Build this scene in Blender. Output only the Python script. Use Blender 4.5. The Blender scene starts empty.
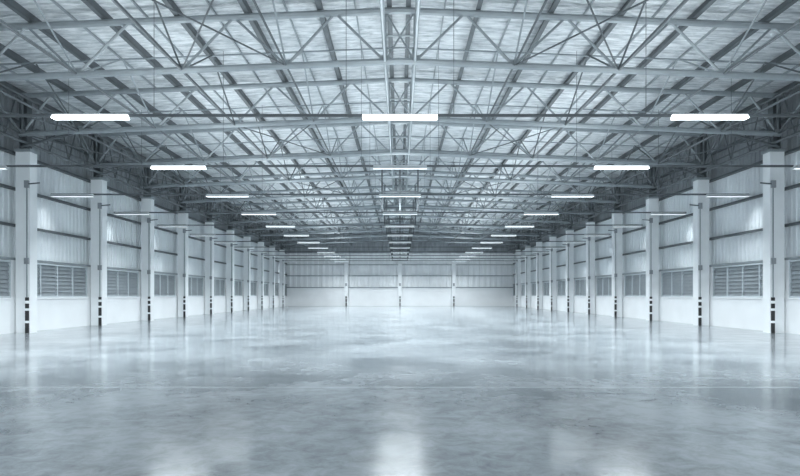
import bpy, math, random
from mathutils import Vector
random.seed(4)
sc = bpy.context.scene
CAMZ = 1.6
BAY = 6.0
F0 = 24.7
FR = [F0 + BAY*k for k in range(-6, 10)]      # truss frames
YB = 84.8                                      # back wall
YS = FR[0]-0.6
XW = 16.5

# ---------------------------------------------------------------- materials
def mat(name, col, rough=0.5, metal=0.0, noise=0.0, nscale=3.0, emis=None, es=0):
    m = bpy.data.materials.new(name); m.use_nodes = True
    nt = m.node_tree; b = nt.nodes["Principled BSDF"]
    b.inputs["Base Color"].default_value = (*col, 1)
    b.inputs["Roughness"].default_value = rough
    b.inputs["Metallic"].default_value = metal
    tc = nt.nodes.new("ShaderNodeTexCoord")
    if noise > 0:
        n = nt.nodes.new("ShaderNodeTexNoise"); n.inputs["Scale"].default_value = nscale
        n.inputs["Detail"].default_value = 5
        nt.links.new(tc.outputs["Object"], n.inputs["Vector"])
        r = nt.nodes.new("ShaderNodeValToRGB")
        r.color_ramp.elements[0].position = .3; r.color_ramp.elements[1].position = .7
        r.color_ramp.elements[0].color = (*[c*(1-noise) for c in col], 1)
        r.color_ramp.elements[1].color = (*[min(1, c*(1+noise*.5)) for c in col], 1)
        nt.links.new(n.outputs["Fac"], r.inputs["Fac"]); nt.links.new(r.outputs["Color"], b.inputs["Base Color"])
    if emis:
        b.inputs["Emission Color"].default_value = (*emis, 1)
        b.inputs["Emission Strength"].default_value = es
    return m

LC=(.88,.96,1)
M_white = mat("white_paint", (.88,.905,.92), .45, noise=.05, nscale=1.2)
M_block = mat("white_masonry", (.91,.93,.945), .5, noise=.04, nscale=.8)
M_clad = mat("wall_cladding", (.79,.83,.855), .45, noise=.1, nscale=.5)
M_clad_shade = mat("upper_cladding_shaded", (.30,.325,.345), .5, noise=.15, nscale=.5)  # dimness above the lamps is put into this darker cladding colour
M_steel = mat("galvanised_steel", (.31,.345,.365), .4, .2, noise=.12, nscale=2)
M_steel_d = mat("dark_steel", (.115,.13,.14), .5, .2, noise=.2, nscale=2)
M_lamp = mat("lamp_diffuser", (1,1,1), .5, emis=LC, es=13)
M_lamp_mid = mat("lamp_diffuser_mid", (1,1,1), .5, emis=LC, es=3)
M_lamp_dim = mat("lamp_diffuser_dim", (1,1,1), .5, emis=LC, es=.9)
M_lamp_side = mat("lamp_side_lens", (.8,.8,.8), .5, emis=LC, es=3.0)
M_lamp_side_dim = mat("lamp_reflector_shell", (.55,.58,.6), .5)
M_louv = mat("louvre_grey", (.31,.345,.37), .5, noise=.1)
M_frame = mat("window_frame_paint", (.55,.6,.63), .4)
M_black = mat("black_stripe", (.02,.02,.022), .5)
M_dark = mat("dark_void", (.10,.11,.12), .8)
M_box = mat("grey_box", (.3,.32,.34), .5)

# floor
def floor_mat():
    m = bpy.data.materials.new("polished_concrete"); m.use_nodes = True
    nt = m.node_tree; N = nt.nodes; L = nt.links; b = N["Principled BSDF"]
    tc = N.new("ShaderNodeTexCoord")
    def noise(scale, detail=6, rough=.55, dist=0, sx=1, sy=1):
        mp = N.new("ShaderNodeMapping"); mp.inputs["Scale"].default_value = (sx, sy, 1)
        L.new(tc.outputs["Object"], mp.inputs["Vector"])
        n = N.new("ShaderNodeTexNoise"); n.inputs["Scale"].default_value = scale
        n.inputs["Detail"].default_value = detail; n.inputs["Roughness"].default_value = rough
        n.inputs["Distortion"].default_value = dist
        L.new(mp.outputs["Vector"], n.inputs["Vector"]); return n
    a = noise(.4, 3, .5, .3); c = noise(3.4, 8, .75, .5); d = noise(1.2, 3, .5)
    mx = N.new("ShaderNodeMath"); mx.operation = 'MULTIPLY_ADD'
    L.new(c.outputs["Fac"], mx.inputs[0]); mx.inputs[1].default_value = 1.0
    L.new(a.outputs["Fac"], mx.inputs[2])
    mh = N.new("ShaderNodeMath"); mh.operation='MULTIPLY'; L.new(mx.outputs[0], mh.inputs[0]); mh.inputs[1].default_value=.85
    r = N.new("ShaderNodeValToRGB")
    r.color_ramp.elements[0].position = .64; r.color_ramp.elements[0].color = (.115,.134,.150,1)
    r.color_ramp.elements[1].position = 1.0; r.color_ramp.elements[1].color = (.33,.363,.388,1)
    L.new(mh.outputs[0], r.inputs["Fac"])
    sep = N.new("ShaderNodeSeparateXYZ"); L.new(tc.outputs["Object"], sep.inputs[0])
    def joint(out, off, period, w):
        s = N.new("ShaderNodeMath"); s.operation = 'SUBTRACT'; L.new(out, s.inputs[0]); s.inputs[1].default_value = off
        p = N.new("ShaderNodeMath"); p.operation = 'PINGPONG'; L.new(s.outputs[0], p.inputs[0]); p.inputs[1].default_value = period/2
        q = N.new("ShaderNodeMath"); q.operation = 'LESS_THAN'; L.new(p.outputs[0], q.inputs[0]); q.inputs[1].default_value = w
        return q
    j1 = joint(sep.outputs["Y"], 10.2, 12.0, .045)
    mixc = N.new("ShaderNodeMix"); mixc.data_type = 'RGBA'
    sc1 = N.new("ShaderNodeMath"); sc1.operation = 'MULTIPLY'; L.new(j1.outputs[0], sc1.inputs[0]); L.new(c.outputs["Fac"], sc1.inputs[1])
    L.new(sc1.outputs[0], mixc.inputs[0]); L.new(r.outputs["Color"], mixc.inputs[6]); mixc.inputs[7].default_value = (.5,.545,.565,1)
    L.new(mixc.outputs[2], b.inputs["Base Color"])
    mr = N.new("ShaderNodeMapRange"); L.new(d.outputs["Fac"], mr.inputs[0])
    mr.inputs[1].default_value = .3; mr.inputs[2].default_value = .7; mr.inputs[3].default_value = .13; mr.inputs[4].default_value = .18
    L.new(mr.outputs[0], b.inputs["Roughness"])
    b.inputs["IOR"].default_value = 1.8
    return m
M_floor = floor_mat()

def foil_mat():
    m = bpy.data.materials.new("insulation_foil"); m.use_nodes = True
    nt = m.node_tree; N = nt.nodes; L = nt.links; b = N["Principled BSDF"]
    tc = N.new("ShaderNodeTexCoord")
    def noise(sx, sy, scale, detail=5):
        mp = N.new("ShaderNodeMapping"); mp.inputs["Scale"].default_value = (sx, sy, 1)
        L.new(tc.outputs["Object"], mp.inputs["Vector"])
        n = N.new("ShaderNodeTexNoise"); n.inputs["Scale"].default_value = scale; n.inputs["Detail"].default_value = detail
        n.inputs["Roughness"].default_value = .65; n.inputs["Distortion"].default_value = .4
        L.new(mp.outputs["Vector"], n.inputs["Vector"]); return n
    a = noise(.7, 3.2, 2.0, 7)
    r = N.new("ShaderNodeValToRGB")
    r.color_ramp.elements[0].position = .35; r.color_ramp.elements[0].color = (.42,.46,.485,1)
    r.color_ramp.elements[1].position = .62; r.color_ramp.elements[1].color = (.88,.91,.93,1)
    L.new(a.outputs["Fac"], r.inputs["Fac"]); L.new(r.outputs["Color"], b.inputs["Base Color"])
    b.inputs["Roughness"].default_value = .45; b.inputs["Metallic"].default_value = .1
    bp = N.new("ShaderNodeBump"); bp.inputs["Strength"].default_value = 1; bp.inputs["Distance"].default_value = .2
    L.new(a.outputs["Fac"], bp.inputs["Height"]); L.new(bp.outputs["Normal"], b.inputs["Normal"])
    return m
M_foil = foil_mat()

# ---------------------------------------------------------------- mesh builder
class MB:
    def __init__(s): s.v=[]; s.f=[]; s.m=[]; s.mats=[]
    def mi(s, m):
        if m not in s.mats: s.mats.append(m)
        return s.mats.index(m)
    def box(s, x0,x1,y0,y1,z0,z1,m):
        i=len(s.v); k=s.mi(m)
        s.v += [(x0,y0,z0),(x1,y0,z0),(x1,y1,z0),(x0,y1,z0),(x0,y0,z1),(x1,y0,z1),(x1,y1,z1),(x0,y1,z1)]
        for q in ((0,3,2,1),(4,5,6,7),(0,1,5,4),(1,2,6,5),(2,3,7,6),(3,0,4,7)):
            s.f.append(tuple(i+a for a in q)); s.m.append(k)
    def tube(s, p0, p1, r, m, n=6, caps=True, rot=0):
        p0=Vector(p0); p1=Vector(p1); d=(p1-p0).normalized()
        up=Vector((0,0,1)) if abs(d.z)<.95 else Vector((0,1,0))
        a=d.cross(up).normalized(); b=a.cross(d).normalized()
        i=len(s.v); k=s.mi(m)
        for p in (p0,p1):
            for j in range(n):
                t=2*math.pi*(j+rot)/n
                s.v.append(tuple(p+a*(r*math.cos(t))+b*(r*math.sin(t))))
        for j in range(n):
            s.f.append((i+j, i+(j+1)%n, i+n+(j+1)%n, i+n+j)); s.m.append(k)
        if caps:
            s.f.append(tuple(i+j for j in range(n))[::-1]); s.m.append(k)
            s.f.append(tuple(i+n+j for j in range(n))); s.m.append(k)
    def beam(s, p0, p1, w, h, m):
        p0=Vector(p0); p1=Vector(p1); d=(p1-p0).normalized()
        up=Vector((0,0,1)) if abs(d.z)<.95 else Vector((0,1,0))
        a=d.cross(up).normalized()*w/2; b=a.normalized().cross(d).normalized()*h/2
        i=len(s.v); k=s.mi(m)
        for p in (p0,p1):
            for q in (-a-b, a-b, a+b, -a+b): s.v.append(tuple(p+q))
        for q in ((0,1,5,4),(1,2,6,5),(2,3,7,6),(3,0,4,7),(3,2,1,0),(4,5,6,7)):
            s.f.append(tuple(i+a2 for a2 in q)); s.m.append(k)
    def mesh(s, name):
        me=bpy.data.meshes.new(name); me.from_pydata(s.v,[],s.f); me.update()
        for m in s.mats: me.materials.append(m)
        me.polygons.foreach_set("material_index", s.m)
        return me
def obj(name, me, loc=(0,0,0), rot=0, parent=None):
    o=bpy.data.objects.new(name, me); o.location=loc; o.rotation_euler=(0,0,rot)
    sc.collection.objects.link(o)
    if parent: o.parent=parent
    return o

ZT=lambda x: CAMZ+9.0-.042*abs(x)
ZB=lambda x: CAMZ+7.4-.042*abs(x)

# ---------------------------------------------------------------- shell
b=MB(); b.box(-XW-.3,XW+.3,YS,YB+.3,-.3,0,M_floor); obj("floor", b.mesh("floor"))
b=MB(); k=b.mi(M_foil)
zr=ZT(0)+.33; ze=ZT(XW+.2)+.33
for (xa,za,xb,zb) in ((-XW-.2,ze,0,zr),(0,zr,XW+.2,ze)):
    i=len(b.v)
    b.v += [(xa,YS,za),(xb,YS,zb),(xb,YB+.3,zb),(xa,YB+.3,za),(xa,YS,za+.1),(xb,YS,zb+.1),(xb,YB+.3,zb+.1),(xa,YB+.3,za+.1)]
    for q in ((0,3,2,1),(4,5,6,7),(0,1,5,4),(1,2,6,5),(2,3,7,6),(3,0,4,7)):
        b.f.append(tuple(i+a for a in q)); b.m.append(k)
obj("ceiling", b.mesh("ceiling"))

def corrug(bd, p, q, z0, z1, nrm, m, pitch=.32, depth=.045):
    p=Vector(p); q=Vector(q); L=(q-p).length; d=(q-p)/L; n=Vector(nrm)
    k=bd.mi(m); cnt=int(L/pitch); i=len(bd.v); pts=[]
    for c in range(cnt):
        for (t,h) in ((0,0),(.42,0),(.54,1),(.88,1)):
            pts.append(((c+t)*pitch,h))
    pts.append((L,0))
    for (t,h) in pts:
        w=p+d*t+n*(h*depth)
        bd.v.append((w.x,w.y,z0)); bd.v.append((w.x,w.y,z1))
    for j in range(len(pts)-1):
        a=i+2*j; bd.f.append((a,a+2,a+3,a+1)); bd.m.append(k)

WZ0,WZ1=1.42,3.05
for side,sx in (("left",-1),("right",1)):
    b=MB()
    x0,x1=sorted((sx*16.2,sx*(XW+.25)))
    b.box(x0,x1,YS,YB,0,WZ0,M_block)
    x0,x1=sorted((sx*16.12,sx*16.3)); b.box(x0,x1,YS,YB,WZ0,WZ0+.06,M_white)
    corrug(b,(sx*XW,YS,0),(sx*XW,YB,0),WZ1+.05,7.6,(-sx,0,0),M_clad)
    corrug(b,(sx*(XW+.02),YS,0),(sx*(XW+.02),YB,0),7.6,10.4,(-sx,0,0),M_clad_shade)
    x0,x1=sorted((sx*(XW+.1),sx*(XW+.2))); b.box(x0,x1,YS,YB,WZ0,10.4,M_clad_shade)
    obj("wall_"+side, b.mesh("wall_"+side))
    g=MB()
    for z in (3.12,4.55,6.1,7.6,9.0):
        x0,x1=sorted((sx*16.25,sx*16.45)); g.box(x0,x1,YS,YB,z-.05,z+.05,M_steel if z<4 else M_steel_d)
    obj("trim_"+side, g.mesh("girts"))
b=MB()
b.box(-XW-.2,XW+.2,YB-.05,YB+.25,0,2.7,M_block)
corrug(b,(-XW,YB,0),(XW,YB,0),2.7,7.6,(0,-1,0),M_block,pitch=.8,depth=.12)
corrug(b,(-XW,YB,0),(XW,YB,0),7.6,11,(0,-1,0),M_clad_shade,pitch=.8,depth=.12)
b.box(-XW-.2,XW+.2,YB+.1,YB+.25,2.7,11,M_clad)
b.box(-XW,XW,YB-.2,YB+.0,4.3,4.42,M_steel); b.box(-XW,XW,YB-.2,YB,2.62,2.75,M_steel); b.box(-XW,XW,YB-.2,YB,5.9,6.0,M_steel)
obj("wall_back", b.mesh("wall_back"))

# ---------------------------------------------------------------- windows (louvre banks)
def window_mesh(sx):
    b=MB(); y0,y1=.62,5.86; X=lambda a,c: sorted((sx*a,sx*c))
    x0,x1=X(16.52,16.58); b.box(x0,x1,y0-.4,y1+.1,WZ0,WZ1+.06,M_dark)
    x0,x1=X(16.28,16.5); b.box(x0,x1,.0,y0,WZ0+.06,WZ1+.05,M_white); b.box(x0,x1,y1,6.0,WZ0+.06,WZ1+.05,M_white)
    x0,x1=X(16.24,16.44)
    b.box(x0,x1,y0,y1,WZ0+.06,WZ0+.13,M_frame); b.box(x0,x1,y0,y1,WZ1-.07,WZ1,M_frame)
    n=4; w=(y1-y0)/n
    for i in range(n+1):
        yy=y0+w*i; b.box(*X(16.27,16.44),yy-.035,yy+.035,WZ0+.06,WZ1,M_frame)
    ns=8; h=(WZ1-WZ0-.2)/ns
    for i in range(n):
        ya=y0+w*i+.035; yb=y0+w*(i+1)-.035
        for j in range(ns):
            z=WZ0+.13+h*(j+.5)
            k=b.mi(M_louv); q=len(b.v); xi,xo=sx*16.29,sx*16.37
            b.v += [(xi,ya,z-h*.5),(xi,yb,z-h*.5),(xo,yb,z+h*.45),(xo,ya,z+h*.45),
                    (xi+sx*.02,ya,z-h*.55),(xi+sx*.02,yb,z-h*.55),(xo+sx*.02,yb,z+h*.4),(xo+sx*.02,ya,z+h*.4)]
            b.f += [(q,q+1,q+2,q+3),(q+4,q+7,q+6,q+5),(q,q+4,q+5,q+1),(q+3,q+2,q+6,q+7)]; b.m += [k]*4
    return b.mesh("louvre_window")
wm={-1:window_mesh(-1),1:window_mesh(1)}
n=1
for sx in (-1,1):
    for y in FR:
        obj("window_%d"%n, wm[sx], (0,y,0)); n+=1

# ---------------------------------------------------------------- columns
def striped(b,x0,x1,y0,y1):
    z=0
    for i,h in enumerate((.42,.1,.42,.1,.2,.12,.14)):
        b.box(x0,x1,y0,y1,z,z+h,M_black if i%2==0 else M_white); z+=h
def column_mesh(sx):
    b=MB(); X=lambda a,c: sorted((sx*a,sx*c))
    x0,x1=X(15.55,16.15); b.box(x0,x1,-.0,.5,0,7.7,M_white)
    x0,x1=X(15.50,16.18); b.box(x0,x1,-.05,.55,7.62,7.74,M_steel)
    x0,x1=X(15.7,15.74); b.box(x0,x1,.05,.4,7.74,ZT(15.8),M_steel_d)
    x0,x1=X(16.0,16.04); b.box(x0,x1,.05,.4,7.74,ZT(15.8),M_steel_d)
    x0,x1=X(15.74,16.0); b.box(x0,x1,.21,.24,7.74,ZT(15.8),M_steel_d)
    b.tube((sx*15.65,-.04,1.5),(sx*15.65,-.04,6.25),.028,M_steel)
    x0,x1=X(15.56,15.74); b.box(x0,x1,-.1,0,6.1,6.4,M_box); b.box(x0,x1,-.1,0,2.9,3.15,M_box)
    b.tube((sx*15.65,-.06,6.25),(sx*15.1,-.06,6.3),.03,M_steel_d)
    x0,x1=X(15.58,15.71); striped(b,x0,x1,-.07,0)
    return b.mesh("column")
cm={-1:column_mesh(-1),1:column_mesh(1)}
for sx in (-1,1):
    for y in FR: obj("building_column", cm[sx], (0,y,0))
b=MB(); b.box(-.28,.28,-.5,0,0,7.7,M_white); b.box(-.32,.32,-.52,0,7.6,7.7,M_steel)
b.box(-.09,.09,-.6,-.5,0,.5,M_black); b.box(-.09,.09,-.6,-.5,.6,1.05,M_black); b.box(-.09,.09,-.6,-.5,1.15,1.4,M_black)
b.box(-.12,.12,-.6,-.5,2.9,3.3,M_box)
me=b.mesh("end_column")
for x in (-7.7,0,7.7): obj("end_wall_column", me, (x,YB-.2,0))

# ---------------------------------------------------------------- trusses
LN=[.47,3.6,6.9,10.2,13.4,15.8]
UN=[.47,2.05,5.25,8.55,11.8,14.6,15.8]
def truss_mesh():
    b=MB()
    for s in (-1,1):
        b.tube((0,0,ZT(0)),(s*15.9,0,ZT(15.9)),.11,M_steel,8)
        b.tube((0,0,ZB(0)),(s*15.9,0,ZB(15.9)),.11,M_steel,8)
        for i in range(len(LN)):
            x=LN[i]
            if i<len(UN)-1:
                b.tube((s*x,0,ZB(x)),(s*UN[i+1],0,ZT(UN[i+1])),.042,M_steel,6,False)
            if i>0:
                b.tube((s*x,0,ZB(x)),(s*UN[i],0,ZT(UN[i])),.042,M_steel,6,False)
            b.box(s*x-.16,s*x+.16,-.012,.012,ZB(x),ZB(x)+.2,M_steel)
        b.tube((s*.47,0,ZB(.47)),(s*.47,0,ZT(.47)),.045,M_steel,6,False)
        b.tube((s*.47,0,ZB(.47)),(-s*.47,0,ZT(.47)),.03,M_steel,6,False)
        b.tube((s*13.4,0,ZB(13.4)),(s*15.85,0,7.8),.05,M_steel_d,6)
        b.tube((s*11.8,0,ZT(11.8)),(s*13.4,0,ZB(13.4)),.04,M_steel,6)
    b.tube((-.47,0,(ZB(0)+ZT(0))/2),(.47,0,(ZB(0)+ZT(0))/2),.03,M_steel)
    return b.mesh("truss")
tm=truss_mesh()
for y in FR: obj("roof_truss", tm, (0,y-.1,0))

# purlins
b=MB(); YE=YB-.15
xs=[.3,2.5,4.8,7.0,9.3,11.6,13.9,16.0]
for i,x in enumerate(xs):
    for s in (-1,1):
        z=ZT(x)+.21
        w=.08
        b.box(s*x-w/2,s*x+w/2,YS+.1,YE,z-.12,z+.11,M_steel_d)
        b.box(s*x-w*1.4,s*x+w/2,YS+.1,YE,z-.125,z-.105,M_steel_d)
        if x<15:
            x2=x+1.13; z2=ZT(x2)+.28
            b.box(s*x2-.02,s*x2+.02,YS+.1,YE,z2-.04,z2+.04,M_steel)
obj("roof_purlins", b.mesh("purlins"))

# longitudinal bracing
b=MB()
for s in (-1,1):
    for j,x in enumerate(LN):
        X=s*x
        r=.05 if j in (0,2,4) else .035
        b.tube((X,FR[0],ZB(x)),(X,YE,ZB(x)),r,M_steel_d if j!=0 else M_steel,6)
        for y in FR:
            y-=.1
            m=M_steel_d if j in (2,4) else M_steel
            zt=ZT(x)+.1
            b.tube((X,y,ZB(x)),(X,min(y+BAY/2,YE),zt),.03,m,5,False)
            b.tube((X,y,ZB(x)),(X,max(y-BAY/2,YS),zt),.03,m,5,False)
    for (z0,z1) in ((7.95,ZT(15.8)-.1),):
        X=s*15.6
        b.tube((X,FR[0],z0),(X,YE,z0),.06,M_steel_d,6); b.tube((X,FR[0],z1),(X,YE,z1),.06,M_steel_d,6)
        y=FR[0]
        while y+1.5<=YE:
            b.tube((X,y,z0),(X,y+.75,z1),.03,M_steel_d,5,False); b.tube((X,y+.75,z1),(X,y+1.5,z0),.03,M_steel_d,5,False); y+=1.5
    for i in range(len(FR)-1):
        ya,yb=FR[i]-.1,FR[i+1]-.1
        b.tube((s*13.4,ya,ZB(13.4)),(s*15.8,yb,ZB(15.8)),.03,M_steel_d,5,False)
        b.tube((s*15.8,ya,ZB(15.8)),(s*13.4,yb,ZB(13.4)),.03,M_steel_d,5,False)
        if i%2==0:
            b.tube((s*3.6,ya,ZB(3.6)),(s*6.9,yb,ZB(6.9)),.025,M_steel_d,5,False)
            b.tube((s*6.9,ya,ZB(6.9)),(s*3.6,yb,ZB(3.6)),.025,M_steel_d,5,False)
for y in FR:
    b.beam((-15.9,y+2.9,ZT(15.9)+.08),(0,y+2.9,ZT(0)+.08),.05,.05,M_steel); b.beam((15.9,y+2.9,ZT(15.9)+.08),(0,y+2.9,ZT(0)+.08),.05,.05,M_steel)
obj("roof_bracing", b.mesh("bracing"))

# ---------------------------------------------------------------- lights
ZL=CAMZ+4.57
def lamp_mesh(ML, MS):
    b=MB(); L=.96
    prof=[(-.05,.05),(-.11,-.04),(.11,-.04),(.05,.05)]
    i=len(b.v)
    for x in (-L,L):
        for (y,z) in prof: b.v.append((x,y,z))
    fs=[((0,1),MS),((1,2),ML),((2,3),MS),((3,0),M_white)]
    for (a,c),m in fs:
        b.f.append((i+a,i+4+a,i+4+c,i+c)); b.m.append(b.mi(m))
    b.f.append((i,i+1,i+2,i+3)); b.m.append(b.mi(MS)); b.f.append((i+7,i+6,i+5,i+4)); b.m.append(b.mi(MS))
    b.box(-L,L,-.04,.04,.051,.075,M_white)
    for x in (-.85,.85): b.beam((x,.02,.07),(x,.165,.11),.04,.02,M_steel_d)
    return b.mesh("fluorescent")
lm=lamp_mesh(M_lamp,M_lamp_side); lmid=lamp_mesh(M_lamp_mid,M_lamp_side_dim); ld=lamp_mesh(M_lamp_dim,M_lamp_side_dim)
def area(name, w, h, power, spread):
    l=bpy.data.lights.new(name,'AREA'); l.shape='RECTANGLE'; l.size=w; l.size_y=h
    l.energy=power; l.spread=math.radians(spread); l.color=LC; return l
L_dn=area("tube_down",1.9,.22,500,150); L_roof_fill=area("roof_fill_up",1.9,.06,100,165)  # upward light is an added fill to brighten the roof, not a tube
L_end=area("tube_down_end",1.9,.22,240,150)
L_dw=area("tube_down_wall",1.9,.22,45,100)
def lamp(me, x, y, dn, up=True):
    o=obj("fluorescent_light", me, (x,y,ZL))
    d=bpy.data.objects.new("tube_down",dn); sc.collection.objects.link(d); d.parent=o; d.location=(0,0,-.045)
    if up:
        u=bpy.data.objects.new("roof_fill_up",L_roof_fill); sc.collection.objects.link(u); u.parent=o; u.location=(0,0,.12); u.rotation_euler=(math.pi,0,0)
LR=[15.1+6.0*k for k in range(-4,12)]
wk=MB()
for k,y in enumerate(LR):
    if y>YB-1: continue
    last = y>YB-6
    yy = y-1.2 if last else y
    if k!=3:
        b=MB()
        b.beam((-16.2,.20,.10),(16.2,.20,.10),.06,.07,M_steel_d)
        for x in (-12,-6.4,6.4,12,-1.4,1.4):
            b.tube((x,.20,.13),(x,.20,ZT(x)+.1-ZL),.008,M_steel_d,5,False)
        obj("lighting_rail", b.mesh("rail"), (0,yy,ZL))
        if k>=2:
            for x in (-7.95,7.95): lamp(lm if k<6 else lmid, x,yy,L_end if last else L_dn, not last)
        if k>=4: lamp(lm if k==4 else ld, 0,yy,L_end if last else L_dn, k<8)
        for x in (-15.1,15.1): lamp(ld,x,yy,L_dw,False)
    if k>=7:
        for x in (-1.02,0,1.02):
            wk.beam((x,yy+.35,ZL+.1),(x,yy+.35,ZB(x)),.09,.09,M_steel_d)
        for z in (ZL+.15,ZL+1.3):
            wk.beam((-1.06,yy+.35,z),(1.06,yy+.35,z),.08,.11,M_steel_d)
y0=LR[7]+.35; y1=LR[15]-.85
for x in (-1.02,1.02):
    wk.beam((x,y0,ZL+1.3),(x,y1,ZL+1.3),.05,.06,M_steel_d)
obj("suspended_gantry", wk.mesh("gantry"))

# ---------------------------------------------------------------- world, camera
w=bpy.data.worlds.new("World"); sc.world=w; w.use_nodes=True
bg=w.node_tree.nodes["Background"]; bg.inputs[0].default_value=(.865,.95,1,1); bg.inputs[1].default_value=3.3
cam=bpy.data.cameras.new("Camera"); co=bpy.data.objects.new("Camera",cam); sc.collection.objects.link(co)
co.location=(0,0,CAMZ); co.rotation_euler=(math.pi/2,0,0)
cam.sensor_width=36; cam.lens=588/800*36; cam.shift_y=57/800; cam.clip_end=300
sc.camera=co
sc.view_settings.view_transform='Standard'
